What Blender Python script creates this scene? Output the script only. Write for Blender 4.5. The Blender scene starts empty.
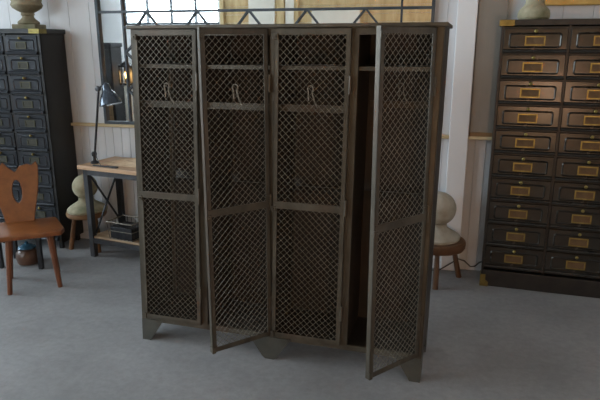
import bpy, bmesh, math, random
from math import sin, cos, pi, radians
from mathutils import Vector, Matrix
random.seed(4)
S = bpy.context.scene
C = S.collection

# ------------------------------------------------------------------ materials
def mat(name, c1, c2=None, rough=.5, metal=0., scale=6., bump=0., stretch=(1, 1, 1), detail=5., lo=.35, hi=.65, c3=None, rvar=0., spec=.5):
    m = bpy.data.materials.new(name); m.use_nodes = True
    nt = m.node_tree; b = nt.nodes['Principled BSDF']
    b.inputs['Roughness'].default_value = rough
    b.inputs['Metallic'].default_value = metal
    b.inputs['Specular IOR Level'].default_value = spec
    b.inputs['Base Color'].default_value = (*c1, 1)
    if c2 is not None:
        tc = nt.nodes.new('ShaderNodeTexCoord'); mp = nt.nodes.new('ShaderNodeMapping')
        mp.inputs['Scale'].default_value = stretch
        nt.links.new(tc.outputs['Object'], mp.inputs['Vector'])
        n = nt.nodes.new('ShaderNodeTexNoise'); n.inputs['Scale'].default_value = scale; n.inputs['Detail'].default_value = detail
        n.inputs['Roughness'].default_value = .62
        nt.links.new(mp.outputs['Vector'], n.inputs['Vector'])
        r = nt.nodes.new('ShaderNodeValToRGB')
        r.color_ramp.elements[0].position = lo; r.color_ramp.elements[0].color = (*c1, 1)
        r.color_ramp.elements[1].position = hi; r.color_ramp.elements[1].color = (*c2, 1)
        nt.links.new(n.outputs['Fac'], r.inputs['Fac'])
        out = r.outputs['Color']
        if c3 is not None:
            n2 = nt.nodes.new('ShaderNodeTexNoise'); n2.inputs['Scale'].default_value = scale * .37; n2.inputs['Detail'].default_value = 6
            nt.links.new(mp.outputs['Vector'], n2.inputs['Vector'])
            r2 = nt.nodes.new('ShaderNodeValToRGB')
            r2.color_ramp.elements[0].position = .52; r2.color_ramp.elements[0].color = (0, 0, 0, 1)
            r2.color_ramp.elements[1].position = .68; r2.color_ramp.elements[1].color = (1, 1, 1, 1)
            nt.links.new(n2.outputs['Fac'], r2.inputs['Fac'])
            mx = nt.nodes.new('ShaderNodeMixRGB'); mx.inputs['Color2'].default_value = (*c3, 1)
            nt.links.new(r2.outputs['Color'], mx.inputs['Fac']); nt.links.new(out, mx.inputs['Color1'])
            out = mx.outputs['Color']
        nt.links.new(out, b.inputs['Base Color'])
        if bump:
            bp = nt.nodes.new('ShaderNodeBump'); bp.inputs['Strength'].default_value = bump; bp.inputs['Distance'].default_value = .01
            nt.links.new(n.outputs['Fac'], bp.inputs['Height']); nt.links.new(bp.outputs['Normal'], b.inputs['Normal'])
        if rvar:
            mr = nt.nodes.new('ShaderNodeMapRange'); mr.inputs['To Min'].default_value = rough - rvar; mr.inputs['To Max'].default_value = rough + rvar
            nt.links.new(n.outputs['Fac'], mr.inputs['Value']); nt.links.new(mr.outputs['Result'], b.inputs['Roughness'])
    return m

M = {}
M['steel'] = mat('worn_locker_steel', (.062, .052, .037), (.105, .09, .066), .42, .35, 9, .12, (1, 1, .4), c3=(.085, .055, .036), rvar=.08)
M['mesh'] = mat('expanded_mesh_steel', (.115, .10, .074), (.175, .155, .118), .45, .35, 14)
M['sheet'] = mat('locker_sheet', (.034, .028, .022), (.054, .043, .034), .55, .2, 5, .1, c3=(.055, .038, .027))
M['hook'] = mat('bare_hook_steel', (.24, .22, .18), (.32, .29, .24), .4, .4, 20)
M['foot'] = mat('locker_foot_paint', (.055, .056, .048), (.085, .082, .068), .45, .3, 8, .1)
M['iron'] = mat('blue_grey_iron', (.045, .055, .065), (.075, .085, .095), .5, .4, 12, .1)
M['cab'] = mat('dark_cabinet_frame', (.018, .019, .02), (.034, .033, .031), .38, .3, 12, .05)
M['cab_side'] = mat('cabinet_side_board', (.012, .012, .011), (.022, .021, .018), .55, 0, 7, .08, (1, 1, .3))
M['drawer_b'] = mat('patinated_drawer_front', (.034, .034, .031), (.056, .052, .046), .24, .6, 9, .08, c3=(.030, .036, .034), rvar=.08)
M['drawer_g'] = mat('slate_drawer_front', (.026, .030, .036), (.042, .046, .053), .3, .4, 10, .06, rvar=.06)
M['brass'] = mat('aged_brass', (.33, .27, .09), (.19, .15, .05), .36, .8, 14, .05)
M['brass_dull'] = mat('tarnished_brass', (.085, .08, .045), (.05, .05, .033), .4, .6, 14, .05)
M['card'] = mat('label_card', (.16, .1, .045), (.1, .06, .03), .8, 0, 20)
M['card_dark'] = mat('old_label_card', (.05, .048, .035), (.035, .034, .026), .8, 0, 20)
M['stone'] = mat('mossy_stone', (.27, .25, .16), (.43, .39, .27), .9, 0, 14, .5, c3=(.17, .18, .10))
M['stone_r'] = mat('weathered_urn_stone', (.20, .165, .10), (.30, .27, .18), .9, 0, 11, .5, c3=(.13, .13, .07))
M['stone_p'] = mat('pale_stone', (.36, .33, .26), (.48, .45, .37), .9, 0, 12, .4)
M['stool'] = mat('rustic_stool_wood', (.14, .068, .027), (.22, .115, .045), .5, 0, 7, .15, (1, 1, .25))
M['stool_dark'] = mat('dark_stool_wood', (.075, .034, .014), (.13, .062, .026), .45, 0, 7, .15, (1, 1, .25))
M['chair'] = mat('orange_brown_wood', (.165, .050, .013), (.235, .08, .020), .36, 0, 5, .06, (3, 3, .5))
M['chair_leg'] = mat('darker_turned_wood', (.12, .038, .014), (.18, .062, .022), .4, 0, 6, .06, (4, 4, .4))
M['table'] = mat('honey_table_wood', (.38, .225, .125), (.50, .32, .185), .45, 0, 4, .08, (1, 6, 6))
M['shelf'] = mat('worn_shelf_wood', (.32, .22, .13), (.42, .30, .19), .6, 0, 4, .1, (1, 6, 6))
M['black'] = mat('black_iron', (.018, .019, .022), (.035, .036, .04), .42, .4, 12, .06)
M['tableiron'] = mat('grey_table_iron', (.04, .042, .046), (.065, .066, .07), .45, .4, 12, .06)
M['white'] = mat('white_painted_boards', (.66, .675, .69), (.74, .75, .765), .55, 0, 3, .05, (1, 1, .3), c3=(.60, .61, .625))
M['white2'] = mat('white_pillar_paint', (.76, .76, .77), (.80, .80, .805), .5, 0, 3, .05, (1, 1, .3))
M['dado'] = mat('pine_ledge', (.50, .38, .20), (.60, .48, .29), .5, 0, 4, .06, (1, 6, 6))
M['taupe'] = mat('taupe_board', (.20, .18, .155), (.25, .225, .195), .4, 0, 3, .05, (2, 2, .4))
M['brownrail'] = mat('brown_rail', (.19, .10, .04), (.25, .14, .06), .5, 0, 6, .05)
M['gilt'] = mat('gilt_frame', (.50, .36, .11), (.62, .47, .18), .4, .5, 12, .08)
M['canvas'] = mat('painting_canvas', (.30, .22, .14), (.42, .34, .24), .8, 0, 3)
M['shade'] = mat('blue_grey_enamel', (.06, .075, .095), (.09, .105, .125), .16, .7, 10)
M['steelbright'] = mat('polished_steel', (.45, .48, .52), (.55, .57, .6), .25, .9, 10)
M['paper'] = mat('brown_paper', (.40, .27, .16), (.50, .36, .23), .75, 0, 6, .2)
M['pot'] = mat('brown_glaze', (.07, .035, .02), (.10, .05, .03), .3, 0, 6)
M['blueglass'] = mat('blue_enamel', (.03, .09, .14), (.05, .13, .2), .15, .2, 6)
M['cord'] = mat('dark_cord', (.05, .045, .04), (.07, .06, .05), .6, 0, 6)
M['pine'] = mat('pine_cladding', (.58, .42, .20), (.68, .52, .28), .5, 0, 3, .05, (6, 1, 1), c3=(.50, .34, .15))
M['cream'] = mat('cream_board', (.78, .74, .64), (.84, .80, .70), .6, 0, 3)
M['crate'] = mat('old_crate_wood', (.11, .075, .04), (.19, .14, .075), .7, 0, 6, .1, (5, 5, 1))
M['ceil'] = mat('ceiling_paint', (.74, .74, .74), (.78, .78, .78), .8, 0, 2)
M['floorboard'] = None

def floor_mat():
    m = bpy.data.materials.new('painted_concrete'); m.use_nodes = True
    nt = m.node_tree; b = nt.nodes['Principled BSDF']; L = nt.links.new
    tc = nt.nodes.new('ShaderNodeTexCoord')
    def noise(sc, det, rough=.6):
        n = nt.nodes.new('ShaderNodeTexNoise'); n.inputs['Scale'].default_value = sc; n.inputs['Detail'].default_value = det
        n.inputs['Roughness'].default_value = rough; L(tc.outputs['Object'], n.inputs['Vector']); return n
    def ramp(src, p0, c0, p1, c1):
        r = nt.nodes.new('ShaderNodeValToRGB'); r.color_ramp.elements[0].position = p0; r.color_ramp.elements[0].color = (*c0, 1)
        r.color_ramp.elements[1].position = p1; r.color_ramp.elements[1].color = (*c1, 1); L(src, r.inputs['Fac']); return r
    n1 = noise(1.3, 9, .68); r1 = ramp(n1.outputs['Fac'], .33, (.235, .238, .24), .68, (.37, .373, .375))
    n2 = noise(26, 6, .7); r2 = ramp(n2.outputs['Fac'], .35, (.82, .82, .82), .62, (1, 1, 1))
    mx = nt.nodes.new('ShaderNodeMixRGB'); mx.blend_type = 'MULTIPLY'; mx.inputs['Fac'].default_value = .8
    L(r1.outputs['Color'], mx.inputs['Color1']); L(r2.outputs['Color'], mx.inputs['Color2'])
    n3 = noise(5.2, 8, .75); r3 = ramp(n3.outputs['Fac'], .56, (1, 1, 1), .70, (.70, .69, .67))
    mx2 = nt.nodes.new('ShaderNodeMixRGB'); mx2.blend_type = 'MULTIPLY'; mx2.inputs['Fac'].default_value = .7
    L(mx.outputs['Color'], mx2.inputs['Color1']); L(r3.outputs['Color'], mx2.inputs['Color2'])
    L(mx2.outputs['Color'], b.inputs['Base Color'])
    b.inputs['Roughness'].default_value = .5; b.inputs['Specular IOR Level'].default_value = .35
    bp = nt.nodes.new('ShaderNodeBump'); bp.inputs['Strength'].default_value = .12; bp.inputs['Distance'].default_value = .01
    L(n2.outputs['Fac'], bp.inputs['Height']); L(bp.outputs['Normal'], b.inputs['Normal'])
    return m
M['floor'] = floor_mat()

def mirror_mat():
    m = bpy.data.materials.new('silvered_glass'); m.use_nodes = True
    b = m.node_tree.nodes['Principled BSDF']
    b.inputs['Base Color'].default_value = (.86, .89, .89, 1); b.inputs['Metallic'].default_value = 1; b.inputs['Roughness'].default_value = .015
    return m
M['mirror'] = mirror_mat()

def glass_mat():
    m = bpy.data.materials.new('window_glass'); m.use_nodes = True
    nt = m.node_tree; nt.nodes.clear()
    o = nt.nodes.new('ShaderNodeOutputMaterial'); t = nt.nodes.new('ShaderNodeBsdfTransparent'); g = nt.nodes.new('ShaderNodeBsdfGlossy')
    g.inputs['Roughness'].default_value = .02; t.inputs['Color'].default_value = (.95, .97, .97, 1)
    mx = nt.nodes.new('ShaderNodeMixShader'); fr = nt.nodes.new('ShaderNodeFresnel'); fr.inputs['IOR'].default_value = 1.45
    nt.links.new(fr.outputs[0], mx.inputs[0]); nt.links.new(t.outputs[0], mx.inputs[1]); nt.links.new(g.outputs[0], mx.inputs[2])
    nt.links.new(mx.outputs[0], o.inputs[0]); return m
M['glass'] = glass_mat()

def emit_mat(name, col, st):
    m = bpy.data.materials.new(name); m.use_nodes = True
    b = m.node_tree.nodes['Principled BSDF']
    b.inputs['Base Color'].default_value = (*col, 1)
    b.inputs['Emission Color'].default_value = (*col, 1); b.inputs['Emission Strength'].default_value = st
    return m
M['bulb'] = emit_mat('warm_bulb', (1, .55, .18), 8)
M['lampshade'] = emit_mat('added_lamp_shade', (1, .52, .22), 2)  # glowing shade of the unseen lamp added behind the camera

# ------------------------------------------------------------------ mesh helpers
class MB:
    def __init__(s): s.bm = bmesh.new()
    def box(s, a, b, mtx=None, bev=0.):
        (x0, y0, z0), (x1, y1, z1) = a, b
        co = [(x0, y0, z0), (x1, y0, z0), (x1, y1, z0), (x0, y1, z0), (x0, y0, z1), (x1, y0, z1), (x1, y1, z1), (x0, y1, z1)]
        v = [s.bm.verts.new(mtx @ Vector(c) if mtx else c) for c in co]
        f = [s.bm.faces.new([v[i] for i in q]) for q in ((0, 3, 2, 1), (4, 5, 6, 7), (0, 1, 5, 4), (1, 2, 6, 5), (2, 3, 7, 6), (3, 0, 4, 7))]
        if bev:
            es = {e for q in f for e in q.edges}
            bmesh.ops.bevel(s.bm, geom=list(es), offset=bev, segments=2, affect='EDGES', profile=.5)
        return s
    def tube(s, p, q, r0, r1=None, n=10, square=False, up=None):
        p, q = Vector(p), Vector(q); r1 = r0 if r1 is None else r1
        d = (q - p).normalized(); u = Vector(up) if up else (Vector((0, 0, 1)) if abs(d.z) < .9 else Vector((1, 0, 0)))
        a = d.cross(u).normalized(); b = d.cross(a).normalized()
        if square: n = 4
        off = pi / 4 if square else 0
        ring = lambda c, r: [s.bm.verts.new(c + (a * cos(off + 2 * pi * i / n) + b * sin(off + 2 * pi * i / n)) * r) for i in range(n)]
        A, B = ring(p, r0), ring(q, r1)
        for i in range(n): s.bm.faces.new((A[i], A[(i + 1) % n], B[(i + 1) % n], B[i]))
        s.bm.faces.new(A[::-1]); s.bm.faces.new(B); return s
    def path(s, pts, r, n=8):
        pts = [Vector(p) for p in pts]; rings = []
        for i, p in enumerate(pts):
            d = (pts[min(i + 1, len(pts) - 1)] - pts[max(i - 1, 0)]).normalized()
            u = Vector((0, 0, 1)) if abs(d.z) < .9 else Vector((1, 0, 0))
            a = d.cross(u).normalized(); b = d.cross(a).normalized()
            rr = r[i] if isinstance(r, (list, tuple)) else r
            rings.append([s.bm.verts.new(p + (a * cos(2 * pi * k / n) + b * sin(2 * pi * k / n)) * rr) for k in range(n)])
        for A, B in zip(rings, rings[1:]):
            for k in range(n): s.bm.faces.new((A[k], A[(k + 1) % n], B[(k + 1) % n], B[k]))
        s.bm.faces.new(rings[0][::-1]); s.bm.faces.new(rings[-1]); return s
    def lathe(s, prof, n=32, mtx=None, wob=0.):
        rings = []
        for r, z in prof:
            ring = []
            for k in range(n):
                rr = r * (1 + wob * sin(3 * 2 * pi * k / n + z * 9))
                c = Vector((rr * cos(2 * pi * k / n), rr * sin(2 * pi * k / n), z))
                ring.append(s.bm.verts.new(mtx @ c if mtx else c))
            rings.append(ring)
        for A, B in zip(rings, rings[1:]):
            for k in range(n): s.bm.faces.new((A[k], A[(k + 1) % n], B[(k + 1) % n], B[k]))
        s.bm.faces.new(rings[0][::-1]); s.bm.faces.new(rings[-1]); return s
    def prism(s, poly, axis, a, b):
        """poly of 2D points extruded along axis ('x','y','z') from a to b"""
        def P(u, v, w):
            return {'x': (w, u, v), 'y': (u, w, v), 'z': (u, v, w)}[axis]
        A = [s.bm.verts.new(P(u, v, a)) for u, v in poly]; B = [s.bm.verts.new(P(u, v, b)) for u, v in poly]
        n = len(poly)
        for i in range(n): s.bm.faces.new((A[i], A[(i + 1) % n], B[(i + 1) % n], B[i]))
        s.bm.faces.new(A[::-1]); s.bm.faces.new(B); return s
    def warp(s, fn):
        for v in s.bm.verts: v.co = fn(v.co)
        return s
    def build(s, name, m, parent=None, smooth=False, loc=None, rz=None):
        bmesh.ops.recalc_face_normals(s.bm, faces=s.bm.faces[:])
        me = bpy.data.meshes.new(name); s.bm.to_mesh(me); s.bm.free()
        me.materials.append(M[m] if isinstance(m, str) else m)
        if smooth:
            for p in me.polygons: p.use_smooth = True
            me.set_sharp_from_angle(angle=radians(38))
        o = bpy.data.objects.new(name, me); C.objects.link(o)
        if parent: o.parent = parent
        if loc: o.location = loc
        if rz: o.rotation_euler.z = rz
        return o

def thing(name, label, cat, loc=(0, 0, 0), rz=0, group=None):
    o = bpy.data.objects.new(name, None); C.objects.link(o)
    o.empty_display_size = .1; o.location = loc; o.rotation_euler.z = rz
    return tag(o, label, cat, group)
def tag(o, label, cat, group=None):
    o['label'] = label; o['category'] = cat
    if group: o['group'] = group
    return o
def struct(o): o['kind'] = 'structure'; return o
def rot(p, a): return (p[0] * cos(a) - p[1] * sin(a), p[0] * sin(a) + p[1] * cos(a))
def copy_tree(o, parent=None):
    c = o.copy(); C.objects.link(c); c.parent = parent
    for ch in list(o.children): copy_tree(ch, c)
    return c

def rrect(x0, z0, x1, z1, r, n=4):
    pts = []
    for cx, cz, a0 in ((x1 - r, z1 - r, 0), (x0 + r, z1 - r, pi / 2), (x0 + r, z0 + r, pi), (x1 - r, z0 + r, 3 * pi / 2)):
        for i in range(n + 1):
            a = a0 + pi / 2 * i / n; pts.append((cx + r * cos(a), cz + r * sin(a)))
    return pts

# ------------------------------------------------------------------ camera
cam = bpy.data.cameras.new('camera'); co = bpy.data.objects.new('camera', cam); C.objects.link(co)
cam.lens = 35; cam.sensor_width = 36; cam.clip_start = .05
co.location = (0, 0, 1.62); co.rotation_euler = (radians(90 - 14.8), 0, radians(13.5)); S.camera = co

# ------------------------------------------------------------------ room
YW, YB, XL, XR, ZC = 4.27, -3.5, -8.0, 4.5, 4.3
struct(MB().box((XL - .2, YB - .2, -.1), (XR + .2, YW + .2, 0)).build('floor', 'floor'))
struct(MB().box((XL - .2, YB - .2, ZC), (XR + .2, YW + .2, ZC + .1)).build('ceiling', 'ceil'))

def boards(x0, x1, z0, z1, y, w, gap=.006, dep=.006, back=.1):
    """vertical V-grooved boards as one folded sheet facing -Y"""
    mb = MB(); pts = []; x = x0
    while x < x1 - 1e-4:
        e = min(x + w, x1)
        pts += [(x, y + dep), (x + gap / 2, y), (e - gap / 2, y), (e, y + dep)]; x = e
    poly = pts + [(x1, y + back), (x0, y + back)]
    mb.prism(poly, 'z', z0, z1); return mb
w = boards(XL, XR, 1.0, ZC, YW, .182, .005, .005)
lo = boards(XL, XR, 0, 1.0, YW, .075)
me = bpy.data.meshes.new('t'); lo.bm.to_mesh(me); w.bm.from_mesh(me)
struct(w.build('wall_back', 'white'))
# ledge along the top of the lower panelling, in the runs left and right of the pillar
struct(MB().box((XL, YW - .045, .985), (.068, YW, 1.008), bev=.003).build('trim_1', 'dado'))
struct(MB().box((.198, YW - .045, .985), (XR, YW, 1.008), bev=.003).build('trim_2', 'dado'))
struct(MB().box((.068, YW - .05, 0), (.198, YW + .02, ZC), bev=.004).build('trim_3', 'white2'))
struct(MB().box((XL, YW - .018, 0), (.068, YW, .07)).build('baseboard_back', 'white'))

def wall_with_holes(name, axis, at, a0, a1, holes, th, m):
    mb = MB(); xs = sorted({a0, a1, *[h[0] for h in holes], *[h[1] for h in holes]})
    for u0, u1 in zip(xs, xs[1:]):
        hs = sorted([h for h in holes if h[0] <= u0 + 1e-6 and h[1] >= u1 - 1e-6], key=lambda h: h[2])
        z = 0; segs = []
        for h in hs: segs.append((z, h[2])); z = h[3]
        segs.append((z, ZC))
        for z0, z1 in segs:
            if z1 - z0 < 1e-4: continue
            if axis == 'x': mb.box((u0, at, z0), (u1, at + th, z1))
            else: mb.box((at, u0, z0), (at + th, u1, z1))
    return struct(mb.build(name, m))
wn = [0]
def window(axis, at, a0, a1, z0, z1, nu, nz, out):
    wn[0] += 1; i = wn[0]
    mb = MB(); t = .025
    def bx(u0, u1, za, zb, d=.03):
        if axis == 'x': mb.box((u0, at - d, za), (u1, at + d, zb))
        else: mb.box((at - d, u0, za), (at + d, u1, zb))
    for k in range(nu + 1):
        u = a0 + (a1 - a0) * k / nu; u = min(max(u, a0 + t), a1 - t); bx(u - t, u + t, z0, z1)
    for k in range(nz + 1):
        z = z0 + (z1 - z0) * k / nz; z = min(max(z, z0 + t), z1 - t); bx(a0, a1, z - t, z + t, .025)
    o = struct(mb.build('window_%d' % i, 'iron'))
    g = MB()
    if axis == 'x': g.box((a0, at - .003, z0), (a1, at + .003, z1))
    else: g.box((at - .003, a0, z0), (at + .003, a1, z1))
    g.build('pane', 'glass', o)
    # daylight through the opening is importance sampled with a portal
    l = bpy.data.lights.new('window_portal', 'AREA'); l.shape = 'RECTANGLE'; l.size = a1 - a0; l.size_y = z1 - z0
    l.cycles.is_portal = True
    lo_ = bpy.data.objects.new('window_portal', l); C.objects.link(lo_)
    if axis == 'x': lo_.location = ((a0 + a1) / 2, at + out * .08, (z0 + z1) / 2); lo_.rotation_euler = (radians(90 if out < 0 else -90), 0, 0)
    else: lo_.location = (at + out * .08, (a0 + a1) / 2, (z0 + z1) / 2); lo_.rotation_euler = (radians(90), 0, radians(-90))
wins_b = [(-6.85, -4.62, 2.06, 3.9)]
wins_l = [(-2.9, .1, 1.1, 3.8), (.7, 3.4, 1.1, 3.8)]
wall_with_holes('wall_front', 'x', YB - .2, XL, XR, wins_b, .2, 'ceil')
wall_with_holes('wall_left', 'y', XL - .2, YB, YW, wins_l, .2, 'ceil')
struct(MB().box((XR, YB, 0), (XR + .2, YW, ZC)).build('wall_right', 'ceil'))
for a, b, z0, z1 in wins_b: window('x', YB - .1, a, b, z0, z1, 4, 2, -1)
for a, b, z0, z1 in wins_l: window('y', XL - .1, a, b, z0, z1, 5, 4, -1)
# pine cladding on the wall behind the photographer, seen in the mirror
mb = MB(); z = 0
while z < ZC - .01:
    z1 = min(z + .16, ZC); mb.box((-4.5, YB, z), (XR, YB + .025, z1 - .006)); z = z1
mb.box((-4.58, YB, 0), (-4.5, YB + .06, ZC)); mb.box((-3.35, YB, 0), (-3.2, YB + .06, ZC)); mb.box((-2.98, YB, 0), (-2.9, YB + .06, ZC))
struct(mb.build('trim_4', 'pine'))
struct(MB().box((-3.96, YB + .025, 1.2), (-3.40, YB + .045, 3.2)).box((-3.18, YB + .025, 1.2), (-3.0, YB + .045, 3.2)).box((-2.62, YB + .025, 1.9), (-1.66, YB + .10, 2.3)).build('trim_5', 'cream'))

# ------------------------------------------------------------------ locker
FA = radians(-3.29); LX = (-1.561 - .018 * cos(FA), 2.731 - .018 * sin(FA))
SH = .036; DEP = .38
locker = thing('wire_mesh_locker', 'large dark steel four-compartment locker with wire mesh doors, two of them open', 'locker', (LX[0], LX[1], 0), FA)
shear = lambda v: Vector((v.x + v.z * (SH - .0165 * v.x), v.y, v.z))   # the old carcass has racked and pinched a little towards the top
def lp(mb, name, m, parent=locker, **k): return mb.warp(shear).build(name, m, parent, **k)
W = 1.56; HT = 1.700; ZB = .118
posts = [(0, .028), (.376, .408), (.754, .784), (1.150, 1.184), (1.526, 1.56)]
lp(MB().box((-.014, -.018, HT), (W + .014, DEP + .01, HT + .017), bev=.003), 'top_panel', 'steel')
lp(MB().box((.0, 0, HT - .032), (W, .012, HT)), 'top_rail', 'steel')
lp(MB().box((.0, 0, ZB), (W, .014, ZB + .030)), 'bottom_rail', 'steel')
lp(MB().box((.004, .01, ZB + .004), (W - .004, DEP, ZB + .010)), 'bottom_panel', 'sheet')
for i, (a, b) in enumerate(posts):
    mb = MB().box((a, -.001, ZB + .028), (b, .022, HT - .03))
    if i in (0, 4): mb.box((a if i == 0 else b - .004, -.001, ZB), (a + .004 if i == 0 else b, .035, HT))
    lp(mb, 'post', 'steel')
lp(MB().box((.0, .02, ZB), (.003, DEP, HT)), 'side_panel', 'sheet')
lp(MB().box((W - .003, .02, ZB), (W, DEP, HT)), 'side_panel', 'sheet')
for a, b in posts[1:4]:
    c = (a + b) / 2
    lp(MB().box((c - .0015, .022, ZB + .01), (c + .0015, DEP - .003, HT)), 'partition', 'sheet')
# back sheet in two heights with a slot between
lp(MB().box((.003, DEP - .003, ZB + .01), (W - .003, DEP, .868)).box((.003, DEP - .003, .915), (W - .003, DEP, HT)).box((.003, DEP, .86), (W - .003, DEP + .04, .863)).box((.003, DEP, .92), (W - .003, DEP + .04, .923)).box((.003, DEP + .04, .86), (W - .003, DEP + .043, .923)), 'back_panel', 'sheet')
# rear posts
for a in (.003, W - .028):
    lp(MB().box((a, DEP - .028, ZB), (a + .025, DEP - .003, HT)), 'rear_post', 'steel')
bays = [(.028, .376), (.408, .754), (.784, 1.150), (1.184, 1.526)]
for k, (a, b) in enumerate(bays):
    yr = .024 if k < 3 else DEP - .033
    lp(MB().box((a - .012, .024, 1.525), (b + .012, DEP - .003, 1.528)).box((a - .0, .022, 1.512), (b + .0, .026, 1.530)), 'hat_shelf', 'steel')
    lp(MB().box((a - .0, yr, 1.318), (b + .0, yr + .006, 1.350)), 'hook_rail', 'steel')
    c = (a + b) / 2
    pts = []
    for t in range(9):
        an = pi * (1.25 - t / 8 * 1.5); pts.append((c - .012 + .014 * cos(an), .012, 1.425 + .016 * sin(an)))
    pts = [(c - .026 + .006, .014, 1.372)] + pts + [(c, .008, 1.40), (c + .012, .010, 1.365), (c + .02, .024, 1.34)]
    pts = [(p[0], p[1] + yr - .024, p[2]) for p in pts]
    lp(MB().path(pts, .0034, 6), 'coat_hook', 'hook', smooth=True)
def foot_poly(c, wt, wb, z): return [(c - wt, z), (c - wb, 0), (c + wb, 0), (c + wt, z)]
ft = {}
for y0, y1 in ((-.003, .003), (DEP - .006, DEP)):
    # corner gussets (right-angled) and a central one (symmetrical)
    lp(MB().prism([(0, ZB + .012), (0, 0), (.052, 0), (.064, .02), (.132, ZB + .012)], 'y', y0, y1), 'foot', 'foot')
    lp(MB().prism([(W, ZB + .012), (W, 0), (W - .052, 0), (W - .064, .02), (W - .132, ZB + .012)], 'y', y0, y1), 'foot', 'foot')
    lp(MB().prism([(.645, ZB + .012), (.725, .016), (.742, 0), (.792, 0), (.809, .016), (.885, ZB + .012)], 'y', y0, y1), 'foot', 'foot')
for x in (0, W - .004):
    lp(MB().prism([(0, ZB + .012), (0, 0), (.07, 0), (.12, ZB + .012)], 'x', x, x + .004), 'side_gusset', 'foot')
    lp(MB().prism([(DEP, ZB + .012), (DEP, 0), (DEP - .07, 0), (DEP - .12, ZB + .012)], 'x', x, x + .004), 'side_gusset', 'foot')

def mesh_lines(mb, x0, x1, z0, z1, cell, r, y):
    """diamond lattice, clipped to the rectangle"""
    cx, cz = cell
    for sgn in (1, -1):
        k = cz / cx * sgn                       # dz/dx
        span = (x1 - x0) * cz / cx + (z1 - z0)
        n = int(span / cz) + 2
        for i in range(-n, n + 1):
            c = (z0 if sgn > 0 else z0) + i * cz
            # z = c + k (x-x0)
            xa, xb = x0, x1
            za, zb = c + k * (xa - x0), c + k * (xb - x0)
            pts = []
            lo_, hi_ = (xa, xb)
            for zz in (z0, z1):
                pass
            if k > 0: lo_ = max(lo_, x0 + (z0 - c) / k); hi_ = min(hi_, x0 + (z1 - c) / k)
            else: lo_ = max(lo_, x0 + (z1 - c) / k); hi_ = min(hi_, x0 + (z0 - c) / k)
            if hi_ - lo_ < .004: continue
            p = (lo_, y + .0008 * sgn, c + k * (lo_ - x0)); q = (hi_, y + .0008 * sgn, c + k * (hi_ - x0))
            mb.tube(p, q, r, n=4, square=True, up=(0, 1, 0))
    return mb
DZ0, DZ1 = .152, 1.697
def door(width, hinge_x, ang):
    """built closed with the hinge at the right, turned about the hinge"""
    R = Matrix.Translation((hinge_x, -.004, 0)) @ Matrix.Rotation(ang, 4, 'Z')
    fin = lambda mb: mb.warp(lambda v: R @ v if ang else shear(R @ v))       # the open doors hang plumb
    st, th = .022, .020
    y0, y1 = -th, 0.
    mb = MB()
    mb.box((-width, y0, DZ0), (-width + st, y0 + .004, DZ1)).box((-width, y0, DZ0), (-width + .004, y1 + .006, DZ1))
    mb.box((-st, y0, DZ0), (0, y0 + .004, DZ1)).box((-.004, y0, DZ0), (0, y1, DZ1))
    mb.box((-width + st, y0, DZ1 - .028), (-st, y0 + .004, DZ1)).box((-width + .004, y0, DZ1 - .004), (-.004, y1, DZ1))
    mb.box((-width + st, y0, DZ0), (-st, y0 + .004, DZ0 + .024)).box((-width + .004, y0, DZ0), (-.004, y1, DZ0 + .004))
    d = fin(mb).build('door', 'steel', locker)
    fin(mesh_lines(MB(), -width + .012, -.012, DZ0 + .01, DZ1 - .01, (.0325, .0325), .00145, y0 + .007)).build('mesh_panel', 'mesh', d)
    fin(MB().box((-width + .004, y0 - .004, .848), (-.004, y0, .884)).box((-width + .17 - .004, y0 - .0055, .860), (-width + .17 + .004, y0 - .0035, .872))).build('crossbar', 'steel', d)
    for z in (1.45, .875, .33):
        fin(MB().tube((.003, y0 - .003, z - .04), (.003, y0 - .003, z + .04), .0065, n=8).box((-.024, y0 - .003, z - .035), (.0, y0, z + .035))).build('hinge', 'steel', d, smooth=True)
    for z in (1.662, .845):
        fin(MB().box((-width - .006, y0 - .008, z - .014), (-width + .020, y0, z + .014), bev=.002).tube((-width + .006, y0 - .014, z), (-width + .006, y0 - .006, z), .006)).build('latch', 'steel', d)
    fin(MB().box((-width - .004, y0 - .006, DZ0 - .004), (-width + .016, y1 + .004, DZ0 + .03), bev=.002)).build('corner_cap', 'steel', d)
    return d
door(.350, .378, 0)
door(.338, .772, radians(50.5))
door(.368, 1.152, 0)
door(.332, 1.530, radians(54.5))

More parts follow.
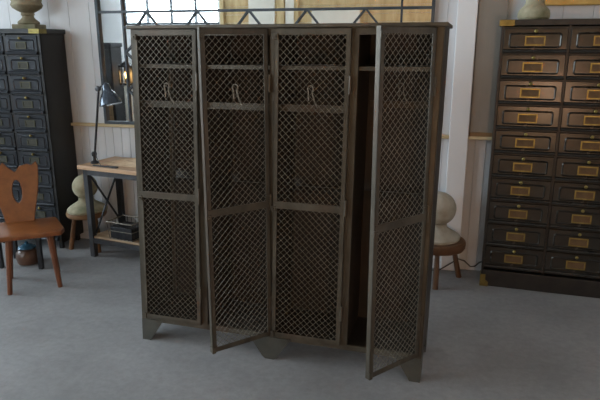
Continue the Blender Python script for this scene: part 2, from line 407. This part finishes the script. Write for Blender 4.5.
# ------------------------------------------------------------------ drawer cabinets
def drawer_cabinet(name, label, loc, rz, cols, colw, rows, rowh, z0, dep, post, dm, side='cab_side', holder=(.118, .058), bm='brass', knob_lift=.0, brass_corners=()):
    r = thing(name, label, 'cabinet', loc, rz, None)
    Wd = cols * colw + post; zt = z0 + rows * rowh + .012
    mb = MB().box((.0, .012, z0 - .02), (.012, dep, zt)).box((Wd - .012, .012, z0 - .02), (Wd, dep, zt)).box((.012, dep - .01, z0), (Wd - .012, dep, zt))
    mb.build('carcass', side, r)
    mb = MB()
    for k in range(cols + 1): mb.box((k * colw, 0, z0 - .01), (k * colw + post, .02, zt))
    for k in range(rows + 1): mb.box((post, .004, z0 + k * rowh - .004), (Wd - post, .02, z0 + k * rowh + .004))
    mb.build('face_frame', 'cab', r)
    MB().box((-.012, -.016, zt), (Wd + .012, dep + .004, zt + .036), bev=.003).build('top_board', 'cab', r)
    proto = None
    w, h = colw - post - .004, rowh - .012
    for c in range(cols):
        for k in range(rows):
            x = c * colw + post + .002; z = z0 + k * rowh + .006
            if proto is None:
                mb = MB()
                mb.box((0, -.006, 0), (w, .10, h), bev=.002)
                # proud rim, rounded lower lip and raised rounded panel
                mb.prism([(-.006, 0), (-.020, .002), (-.023, .010), (-.018, .017), (-.006, .024)], 'x', .0, w)
                o = rrect(w * .085, h * .20, w * .915, h * .83, .018); i = rrect(w * .085 + .006, h * .20 + .006, w * .915 - .006, h * .83 - .006, .013)
                for A, B, ya, yb in ((o, i, -.006, -.012),):
                    n = len(A)
                    va = [mb.bm.verts.new((p[0], ya, p[1])) for p in A]; vb = [mb.bm.verts.new((p[0], yb, p[1])) for p in B]
                    i2 = rrect(w * .085 + .011, h * .20 + .011, w * .915 - .011, h * .83 - .011, .009)
                    vc = [mb.bm.verts.new((p[0], -.0075, p[1])) for p in i2]
                    for q in range(n):
                        mb.bm.faces.new((va[q], va[(q + 1) % n], vb[(q + 1) % n], vb[q])); mb.bm.faces.new((vb[q], vb[(q + 1) % n], vc[(q + 1) % n], vc[q]))
                    mb.bm.faces.new(vc)
                d = mb.build('drawer', dm, r)
                hw, hh = holder[0] / 2, holder[1] / 2; cx, cz = w / 2, h * .5
                hb = MB()
                hb.box((cx - hw, -.014, cz - hh), (cx + hw, -.010, cz - hh + .008)).box((cx - hw, -.014, cz + hh - .008), (cx + hw, -.010, cz + hh))
                hb.box((cx - hw, -.014, cz - hh + .008), (cx - hw + .008, -.010, cz + hh - .008)).box((cx + hw - .008, -.014, cz - hh + .008), (cx + hw, -.010, cz + hh - .008))
                lh = hb.build('label_holder', bm, d)
                MB().box((cx - hw + .006, -.0105, cz - hh + .006), (cx + hw - .006, -.0075, cz + hh - .006)).build('label_card', 'card' if bm == 'brass' else 'card_dark', d)
                kb = MB().lathe([(.003, 0), (.006, .004), (.005, .008), (.010, .014), (.011, .019), (.007, .024), (.001, .0255)], 14, Matrix.Translation((cx, -.006, h * .89)) @ Matrix.Rotation(radians(90), 4, 'X'))
                kb.build('knob', 'brass', d, smooth=True)
                proto = d
            else:
                d = copy_tree(proto, r)
            d.location = (x, 0, z)
    for (cxx, sgn, zz, hgt) in brass_corners:
        MB().box((cxx if sgn > 0 else cxx - .085, -.0205, zz), (cxx + .085 if sgn > 0 else cxx, -.0, zz + hgt)).box((cxx - .004 * sgn if sgn > 0 else cxx, -.0205, zz), (cxx if sgn > 0 else cxx + .004, .07, zz + hgt)).build('corner_bracket', 'brass', r)
    return r, Wd, zt + .036

# right-hand cabinet
ca = radians(-4)
rc, rw, rz_ = drawer_cabinet('drawer_cabinet', 'tall bronze-brown drawer cabinet with brass label holders, right of the white pillar',
    (.341, 4.0, 0), ca, 2, .388, 10, .1595, .135, .215, .014, 'drawer_b', brass_corners=((-.012, 1, 1.740, .0365), (.81, -1, 1.740, .0365)))
MB().box((.0, -.01, 0.0), (rw, .205, .118), bev=.004).build('plinth', 'cab', rc)
MB().prism([(-.006, 0), (.05, 0), (.05, .03), (.03, .045), (.03, .085), (-.006, .085)], 'y', -.02, -.009).box((-.006, -.02, 0), (-.0005, .06, .085)).build('corner_foot', 'brass', rc)
# left-hand cabinet
lw_cols = 2
LCX = -2.952; LCW = .298
lc, lw, lz_ = drawer_cabinet('drawer_cabinet', 'tall slate-grey cabinet of small drawers at the left edge, behind the wooden chair',
    (LCX - (lw_cols * LCW + .022), 3.948, 0), 0, lw_cols, LCW, 11, .1475, .075, .305, .022, 'drawer_g', holder=(.09, .05), bm='brass_dull', brass_corners=((lw_cols * LCW + .022 + .012, -1, 1.7095, .034),))
for x in (.02, lw - .05):
    for y in (.03, .25):
        MB().box((x, y, 0), (x + .03, y + .03, .057)).build('foot', 'cab', lc)

# ------------------------------------------------------------------ urns on the cabinets
def urn(label, loc, m, plinth, prof):
    u = thing('garden_urn', label, 'urn', loc, radians(6), None)
    if plinth: MB().box((-plinth, -.078, 0), (plinth, .078, .034), bev=.006).build('plinth', m, u)
    MB().lathe(prof, 40, wob=.008).build('bowl', m, u, smooth=True)
    return u
urn('mossy brown stone urn on top of the slate-grey cabinet at left', (-3.15, 4.105, lz_ + .001), 'stone_r', .098,
    [(.074, .034), (.082, .042), (.076, .056), (.058, .070), (.044, .085), (.041, .096), (.050, .104), (.050, .113), (.046, .120), (.075, .135), (.106, .155), (.117, .175), (.110, .19), (.106, .20), (.114, .215), (.122, .29), (.128, .35), (.134, .39), (.138, .41), (.128, .415), (.11, .39), (.05, .30)])
rcp = rot((.185, .088), ca)
urn('pale weathered stone urn on top of the bronze-brown drawer cabinet', (.341 + rcp[0], 4.0 + rcp[1], rz_ + .001), 'stone', 0,
    [(.085, 0), (.096, .012), (.097, .035), (.092, .055), (.076, .072), (.062, .086), (.056, .10), (.055, .13), (.062, .15), (.09, .175), (.112, .20), (.12, .26), (.124, .33), (.132, .37), (.134, .39), (.124, .40), (.105, .37), (.05, .28)])

# ------------------------------------------------------------------ painting above the right cabinet
pt = thing('framed_painting', 'gilt-framed painting hung above the bronze-brown cabinet, only its lower edge in view', 'painting', (.575, YW, 1.872))
PW, PH, q = .9, .7, .05
mb = MB()
for a, b in (((0, 0), (PW, q)), ((0, PH - q), (PW, PH)), ((0, q), (q, PH - q)), ((PW - q, q), (PW, PH - q))):
    mb.box((a[0], -.035, a[1]), (b[0], -.002, b[1]), bev=.006)
mb.build('frame', 'gilt', pt)
MB().box((q, -.015, q), (PW - q, -.006, PH - q)).build('canvas', 'canvas', pt)

# ------------------------------------------------------------------ taupe board leaning on the ledge between pillar and cabinet
tb = thing('wooden_board', 'taupe wooden board with a brown bottom rail, between white pillar and drawer cabinet', 'board', (.204, YW - .038, 1.008))
MB().box((0, 0, .028), (.186, .026, 1.45), bev=.002).build('panel', 'taupe', tb)
MB().box((0, -.004, 0), (.186, .028, .028), bev=.002).build('bottom_rail', 'brownrail', tb)

# ------------------------------------------------------------------ iron framed mirror
mr = thing('iron_framed_mirror', 'huge mirror in a blue-grey iron factory-window frame on the wall behind the locker', 'mirror', (-2.645, YW - .012, 1.010))
MWX, MHT = 2.565, 1.6
MB().box((.005, -.004, .005), (MWX - .005, .004, MHT - .005)).build('mirror_glass', 'mirror', mr)
mb = MB(); b = .012
mb.box((0, -.028, 0), (.022, .008, MHT)).box((MWX - .022, -.028, 0), (MWX, .008, MHT)).box((.022, -.028, 0), (MWX - .022, .008, .022)).box((.022, -.028, MHT - .022), (MWX - .022, .008, MHT))
mb.build('outer_frame', 'iron', mr)
zr = 1.872 - 1.010; xl = -2.42 + 2.645; xr = -.302 + 2.645; zlow = .2; inn = .115
for x in (xl, xr): MB().box((x - .007, -.020, .022), (x + .007, -.004, MHT - .022)).build('glazing_bar', 'iron', mr)
MB().box((.022, -.022, zr - .009), (MWX - .022, -.004, zr + .009)).build('glazing_bar', 'iron', mr)
MB().box((xl, -.018, zr - inn - .008), (xr, -.004, zr - inn + .008)).box((xl + inn - .007, -.018, zlow), (xl + inn + .007, -.004, zr - inn)).box((xr - inn - .007, -.018, zlow), (xr - inn + .007, -.004, zr - inn)).build('glazing_bar', 'iron', mr)
n = 5
for i in range(n + 1):
    ax = [-2.222, -1.81, -1.405, -.97, -.55][i] + 2.645 if i < 5 else None
    if ax is None: continue
    MB().tube((ax, -.012, zr), (ax - .095, -.012, zr - inn), .0095, square=True, up=(0, 1, 0)).tube((ax, -.012, zr), (ax + .095, -.012, zr - inn), .0095, square=True, up=(0, 1, 0)).build('lattice_strut', 'iron', mr)
for az in (.56, .27):
    for bx_, sg in ((xl, 1), (xr, -1)):
        MB().tube((bx_, -.012, az), (bx_ + sg * inn, -.012, az + .10), .0095, square=True, up=(0, 1, 0)).tube((bx_, -.012, az), (bx_ + sg * inn, -.012, az - .10), .0095, square=True, up=(0, 1, 0)).build('lattice_strut', 'iron', mr)

# ------------------------------------------------------------------ work table left of the locker
ta = radians(-11)
tbl = thing('work_table', 'narrow work table with honey wood top, grey iron legs and crossed end braces', 'table', (-2.640, 3.865, 0), ta)
TL, TD, TH = 1.25, .385, .742
mb = MB(); mb.box((-.024, -.03, TH - .030), (TL + .045, TD + .002, TH), bev=.004); mb.build('tabletop', 'table', tbl)
MB().box((0, 0, TH - .075), (TL, .03, TH - .031)).box((0, TD - .03, TH - .075), (TL, TD, TH - .031)).box((0, .03, TH - .075), (.03, TD - .03, TH - .031)).box((TL - .03, .03, TH - .075), (TL, TD - .03, TH - .031)).build('apron', 'tableiron', tbl)
for x in (0, TL - .042):
    for y in (0, TD - .042): MB().box((x, y, 0), (x + .042, y + .042, TH - .031), bev=.002).build('leg', 'tableiron' if y == 0 else 'black', tbl)
MB().box((.042, .003, .118), (TL - .042, .030, .155)).box((.042, TD - .03, .118), (TL - .042, TD - .003, .155)).box((.003, .042, .118), (.030, TD - .042, .155)).box((TL - .03, .042, .118), (TL - .003, TD - .042, .155)).build('lower_rail', 'tableiron', tbl)
MB().box((.02, .012, .156), (TL - .02, TD * .48, .172), bev=.002).box((.02, TD * .48 + .004, .156), (TL - .02, TD - .012, .172), bev=.002).build('shelf', 'shelf', tbl)
for x in (.032, TL - .045):
    MB().tube((x, .035, TH - .08), (x, TD - .035, .19), .008, square=True).build('cross_brace', 'black', tbl)
    MB().tube((x + .012, TD - .035, TH - .08), (x + .012, .035, .19), .008, square=True).build('cross_brace', 'black', tbl)
def on_table(u, v, zz): p = rot((u, v), ta); return (-2.640 + p[0], 3.865 + p[1], zz)

# desk lamp
dl = thing('desk_lamp', 'old jointed desk lamp with blue-grey metal shade on the table by the mirror', 'lamp', on_table(.045, .09, TH), ta)
MB().lathe([(.032, 0), (.034, .006), (.03, .014), (.014, .022), (.012, .03)], 24).build('base', 'black', dl, smooth=True)
MB().tube((0, 0, .03), (.006, 0, .09), .012).lathe([(.016, .055), (.02, .065), (.02, .08), (.016, .09)], 16).build('lower_joint', 'black', dl, smooth=True)
MB().tube((.004, 0, .06), (.095, .006, .565), .0085).build('pole', 'black', dl, smooth=True)
MB().lathe([(.004, -.016), (.018, -.013), (.021, 0), (.018, .013), (.004, .016)], 16, Matrix.Translation((.095, .0, .57)) @ Matrix.Rotation(radians(90), 4, 'X')).build('elbow_joint', 'tableiron', dl, smooth=True)
MB().path([(.095, 0, .57), (.14, -.01, .590), (.205, -.025, .600)], .007).build('arm', 'black', dl, smooth=True)
Rs = Matrix.Translation((.235, -.03, .462)) @ Matrix.Rotation(radians(-14), 4, 'Y')
MB().lathe([(.080, 0), (.082, .004), (.075, .035), (.055, .075), (.036, .10), (.029, .115), (.028, .14), (.018, .155), (.006, .158), (.004, .150), (.016, .14), (.024, .115), (.050, .072), (.070, .033), (.076, .004)], 32, Rs).build('lamp_shade', 'shade', dl, smooth=True)
MB().lathe([(.002, -.002), (.020, .01), (.026, .03), (.02, .055), (.012, .075), (.012, .095)], 18, Rs).build('bulb', 'cream', dl, smooth=True)
MB().path([(.02, -.004, .085), (.05, -.03, .055), (.09, -.05, .02), (.11, -.06, .006)], .003).build('lever', 'tableiron', dl, smooth=True)

# paper heap and a flat tool on the table
pp = thing('wrapping_paper', 'crumpled sheet of brown paper on the honey wood tabletop', 'paper', on_table(.36, .19, TH), ta)
mb = MB(); N = 14
g = [[None] * (N + 1) for _ in range(N + 1)]; g2 = [[None] * (N + 1) for _ in range(N + 1)]
for i in range(N + 1):
    for j in range(N + 1):
        x = -.26 + .55 * i / N; y = -.12 + .25 * j / N
        e = min(i, j, N - j) / N * 2
        z = .002 + .075 * min(1, e * 1.2) * (i / N) + .012 * random.random() * min(1, e * 4)
        g[i][j] = mb.bm.verts.new((x, y, z + .0015)); g2[i][j] = mb.bm.verts.new((x, y, z))
for i in range(N):
    for j in range(N):
        mb.bm.faces.new((g[i][j], g[i + 1][j], g[i + 1][j + 1], g[i][j + 1])); mb.bm.faces.new((g2[i][j], g2[i][j + 1], g2[i + 1][j + 1], g2[i + 1][j]))
for i in range(N):
    for (j, fl) in ((0, 0), (N, 1)):
        mb.bm.faces.new((g[i][j], g2[i][j], g2[i + 1][j], g[i + 1][j])); mb.bm.faces.new((g[j][i], g2[j][i], g2[j][i + 1], g[j][i + 1]))
mb.build('sheet', 'paper', pp)
tl = thing('hand_tool', 'flat black iron tool lying on the table in front of the brown paper', 'tool', on_table(.11, .0, TH), ta + radians(3))
MB().box((0, -.008, 0), (.15, .008, .011), bev=.003).build('handle', 'black', tl)
MB().prism([(.15, -.006), (.19, -.02), (.225, -.012), (.225, .012), (.19, .02), (.15, .006)], 'z', 0, .010).build('blade', 'tableiron', tl)

# wire basket on the table shelf
wb = thing('wire_basket', 'dark wire basket on the lower shelf of the work table', 'basket', on_table(.31, .10, .172), ta)
mb = MB(); bw, bd, bh = .24, .19, .14
for zz, k in ((.004, .9), (bh * .5, .95), (bh, 1.0)):
    cs = [(-bw / 2 * k, -bd / 2 * k), (bw / 2 * k, -bd / 2 * k), (bw / 2 * k, bd / 2 * k), (-bw / 2 * k, bd / 2 * k)]
    for i in range(4): mb.tube((*cs[i], zz), (*cs[(i + 1) % 4], zz), .0045 if zz == bh else .0028, n=6)
mb.build('rim', 'mesh', wb)
mb = MB()
for i in range(7):
    t = -1 + 2 * i / 6
    for s in (-1, 1): mb.tube((t * bw / 2 * .9, s * bd / 2 * .9, .004), (t * bw / 2, s * bd / 2, bh), .002, n=5)
    mb.tube((t * bw / 2 * .9, -bd / 2 * .9, .004), (t * bw / 2 * .9, bd / 2 * .9, .004), .002, n=5)
for i in range(7):
    t = -1 + 2 * i / 6
    for s in (-1, 1): mb.tube((s * bw / 2 * .9, t * bd / 2 * .9, .004), (s * bw / 2, t * bd / 2, bh), .002, n=5)
mb.build('wire_cage', 'black', wb)
MB().box((-bw / 2 * .86, -bd / 2 * .86, .007), (bw / 2 * .86, bd / 2 * .86, .10), bev=.004).build('lining', 'black', wb)

# ------------------------------------------------------------------ stone finials on stools
def stool(label, loc, rz, zs, R, legs, m='stool', th=.045):
    s = thing('rustic_stool', label, 'stool', loc, rz, None)
    MB().lathe([(R * .93, zs - th), (R * .985, zs - th * .75), (R, zs - .02), (R * .99, zs - .006), (R * .95, zs)], 36, wob=.018).build('seat', m, s, smooth=True)
    for a, sp in legs:
        MB().tube((R * .62 * cos(a), R * .62 * sin(a), zs - .04), (R * sp * cos(a), R * sp * sin(a), 0), .017, .021, 10).build('leg', m, s, smooth=True)
    return s
def finial(label, loc, m, r):
    f = thing('ball_finial', label, 'finial', loc, 0, None)
    MB().lathe([(.155, 0), (.158, .016), (.140, .034), (.115, .05), (.085, .068), (.064, .082), (.058, .098), (.06, .112)], 36, wob=.03).build('base', m, f, smooth=True)
    prof = []
    for i in range(17):
        a = -pi / 2 * .86 + (pi / 2 * .86 + pi / 2 * .985) * i / 16; prof.append((r * cos(a), .102 + r * .97 + r * sin(a)))
    MB().lathe(prof, 36).build('ball', m, f, smooth=True)
    return f
stool('rustic wooden stool under the mossy ball finial, beside the work table', (-2.752, 4.035, 0), 0, .33, .158, ((radians(200), .98), (radians(330), .9), (radians(90), .9)))
finial('greenish mossy stone ball finial on the stool behind the table leg', (-2.748, 4.035, .33), 'stone', .098)
stool('rustic wooden stool under the pale ball finial, at the locker\'s right side', (.035, 4.02, 0), 0, .31, .188, ((radians(28), .98), (radians(150), .95), (radians(270), .95)), 'stool_dark', .068)
finial('pale stone ball finial on the stool right of the locker', (.028, 4.03, .31), 'stone_p', .118)

# power cord along the wall base
cd = MB().path([(-.15, 4.14, .006), (.06, 4.20, .006), (.19, 4.212, .10), (.235, 4.22, .085), (.28, 4.22, .045), (.31, 4.22, .05), (.345, 4.245, .075), (.40, 4.255, .09)], .005, 8).build('power_cord', 'cord', smooth=True)
tag(cd, 'thin dark power cord drooping between right stool and the bronze-brown cabinet', 'cord')

# ------------------------------------------------------------------ wooden chair at the left edge
ch = thing('carved_back_chair', 'orange-brown wooden chair with carved solid back, oval hand hole and splayed legs', 'chair', (-2.72, 3.30, 0), radians(38))
sz = .415
o = []
for x, y in ((-.20, -.19), (.20, -.19), (.225, -.12), (.185, .19), (-.185, .19), (-.225, -.12)): o.append((x, y))
mb = MB().prism(o, 'z', sz - .036, sz)
bmesh.ops.bevel(mb.bm, geom=mb.bm.edges[:], offset=.009, segments=2, affect='EDGES', profile=.5)
mb.build('seat', 'chair', ch, smooth=True)
for sx, sy in ((-1, -1), (1, -1), (1, 1), (-1, 1)):
    MB().tube((sx * .125, sy * .12, sz - .03), (sx * .158, sy * .155, 0), .022, .016, 8).build('leg', 'chair_leg', ch, smooth=True)
def curve_plate(outer, hole, th, bev):
    cu = bpy.data.curves.new('c', 'CURVE'); cu.dimensions = '2D'; cu.fill_mode = 'BOTH'; cu.extrude = th / 2 - bev; cu.bevel_depth = bev; cu.bevel_resolution = 1
    for pts in (outer, hole):
        sp = cu.splines.new('POLY'); sp.points.add(len(pts) - 1); sp.use_cyclic_u = True
        for p, (x, y) in zip(sp.points, pts): p.co = (x, y, 0, 1)
    ob = bpy.data.objects.new('c', cu); C.objects.link(ob)
    dg = bpy.context.evaluated_depsgraph_get(); me = bpy.data.meshes.new_from_object(ob.evaluated_get(dg))
    bpy.data.objects.remove(ob); return me
outer = [(.088, -.01), (.098, .05), (.118, .14), (.137, .23), (.145, .30), (.150, .385), (.140, .412), (.112, .388), (.085, .400), (.035, .388), (.008, .352), (-.004, .350), (-.045, .388), (-.070, .418), (-.092, .385), (-.13, .352),
         (-.14, .30), (-.137, .23), (-.118, .14), (-.098, .05), (-.088, -.01)]
hole = [(.003 + .034 * cos(a) , .215 + .085 * sin(a)) for a in [2 * pi * k / 24 for k in range(24)]][::-1]
me = curve_plate(outer, hole, .026, .004); me.materials.append(M['chair'])
bk = bpy.data.objects.new('backrest', me); C.objects.link(bk); bk.parent = ch
bk.location = (-.05, .158, sz); bk.rotation_euler = (radians(90 - 8), 0, 0)

# small black stand and pot behind the chair
bs = thing('black_stand', 'low black iron stand behind the wooden chair, in front of the slate-grey cabinet', 'stand', (-3.02, 3.62, 0), radians(10))
MB().box((-.17, -.12, .30), (.17, .12, .325), bev=.003).build('top', 'black', bs)
for sx in (-1, 1):
    for sy in (-1, 1): MB().box((sx * .155 - .015, sy * .105 - .015, 0), (sx * .155 + .015, sy * .105 + .015, .30)).build('leg', 'black', bs)
po = thing('glazed_pot', 'squat brown glazed pot on the floor under the black stand', 'pot', (-3.02, 3.62, 0))
MB().lathe([(.05, 0), (.075, .01), (.085, .05), (.08, .09), (.062, .115), (.068, .125), (.06, .128), (.05, .11), (.02, .02)], 28).build('body', 'pot', po, smooth=True)
MB().lathe([(.066, .1285), (.06, .14), (.03, .155), (.012, .16), (.014, .172), (.004, .178)], 24).build('lid', 'blueglass', po, smooth=True)

# ------------------------------------------------------------------ things across the room, seen in the mirror
kc = thing('storage_cabinet', 'dark storage cabinet across the room, reflected at the left of the mirror', 'cabinet', (-6.55, -1.96, 0), radians(-6))
MB().box((-.36, -.25, .05), (.36, .22, 1.60), bev=.004).box((-.38, -.27, 1.60), (.38, .25, 1.68), bev=.008).box((-.37, -.26, 0), (.37, .24, .08)).build('body', 'black', kc)
for s in (-1, 1):
    d = MB().box((s * .18 - .165, .222, .12), (s * .18 + .165, .24, 1.56), bev=.005).build('door', 'cab', kc)
    MB().tube((s * .04, .241, .85), (s * .04, .241, .95), .008).build('handle', 'brass', d)
for z, lab, zz in ((0, 'lower old wooden crate stacked in front of the reflected storage cabinet', .34), (.342, 'upper old wooden crate stacked in front of the reflected storage cabinet', .30)):
    c_ = thing('wooden_crate', lab, 'crate', (-6.35, -1.42, z), radians(8 if z else 3), 'crates by the storage cabinet')
    mb = MB()
    for k in range(3):
        a = zz * k / 3 + .004; b_ = zz * (k + 1) / 3 - .004
        mb.box((-.24, -.18, a), (.24, -.165, b_)).box((-.24, .165, a), (.24, .18, b_)).box((-.24, -.165, a), (-.225, .165, b_)).box((.225, -.165, a), (.24, .165, b_))
    mb.box((-.225, -.165, .004), (.225, .165, .02)); mb.build('slats', 'crate', c_)
    mb = MB()
    for sx in (-1, 1):
        for sy in (-1, 1): mb.box((sx * .21 - .018, sy * .15 - .0145, .02), (sx * .21 + .018, sy * .15 + .0145, zz))
    mb.build('corner_posts', 'crate', c_)
ln = thing('standing_lantern', 'dark lantern with a warm light on a pale post, reflected beside the locker', 'lantern', (-5.97, -1.96, 0), 0)
MB().box((-.15, -.15, 0), (.15, .15, .06), bev=.01).box((-.055, -.055, .06), (.055, .055, .88), bev=.004).build('post', 'cream', ln)
mb = MB().box((-.11, -.11, .88), (.11, .11, .92)).box((-.11, -.11, 1.22), (.11, .11, 1.26))
for sx in (-1, 1):
    for sy in (-1, 1): mb.box((sx * .1 - .012, sy * .1 - .012, .92), (sx * .1 + .012, sy * .1 + .012, 1.22))
mb.box((-.09, -.1, .92), (.09, -.095, 1.22))
mb.lathe([(.12, 1.26), (.07, 1.30), (.02, 1.34), (.005, 1.36)], 16).build('housing', 'black', ln)
MB().lathe([(.015, .92), (.016, 1.0), (.035, 1.05), (.04, 1.09), (.025, 1.13), (.003, 1.145)], 16).build('bulb', 'bulb', ln, smooth=True)

# unseen lamp and table, added behind the camera to warm the drawers and doors
st = thing('added_lamp_table', 'low round wooden table behind the camera, added to hold the unseen warm lamp', 'table', (.75, -1.3, 0))
MB().lathe([(.26, .30), (.28, .305), (.28, .325), (.265, .33)], 32).build('top', 'stool', st, smooth=True)
MB().lathe([(.16, 0), (.16, .02), (.04, .05), (.03, .15), (.05, .27), (.10, .30)], 24).build('pedestal', 'stool', st, smooth=True)
tlm = thing('added_warm_lamp', 'unseen lamp with a warm shade, added to put a warm highlight on the drawers', 'lamp', (.75, -1.3, .331))
MB().lathe([(.09, 0), (.09, .012), (.03, .03), (.05, .10), (.06, .16), (.02, .24), (.012, .30)], 24).build('base', 'brass', tlm, smooth=True)
MB().lathe([(.21, .24), (.15, .56), (.148, .56), (.207, .241)], 32).build('lamp_shade', 'lampshade', tlm, smooth=True)
pl_ = bpy.data.lights.new('added_warm_light', 'POINT'); pl_.energy = 11; pl_.color = (1, .62, .42); pl_.shadow_soft_size = .08  # added warm light for the highlights on the drawer fronts
plo = bpy.data.objects.new('added_warm_light', pl_); C.objects.link(plo); plo.location = (.75, -1.3, .98)

# ------------------------------------------------------------------ daylight and exposure
wd = bpy.data.worlds.new('overcast_sky'); S.world = wd; wd.use_nodes = True
bg = wd.node_tree.nodes['Background']; bg.inputs['Color'].default_value = (.81, .905, 1.0, 1); bg.inputs['Strength'].default_value = 3.2
S.view_settings.view_transform = 'Standard'; S.view_settings.look = 'None'; S.view_settings.gamma = 1
S.view_settings.use_curve_mapping = False; S.view_settings.exposure = 2.45
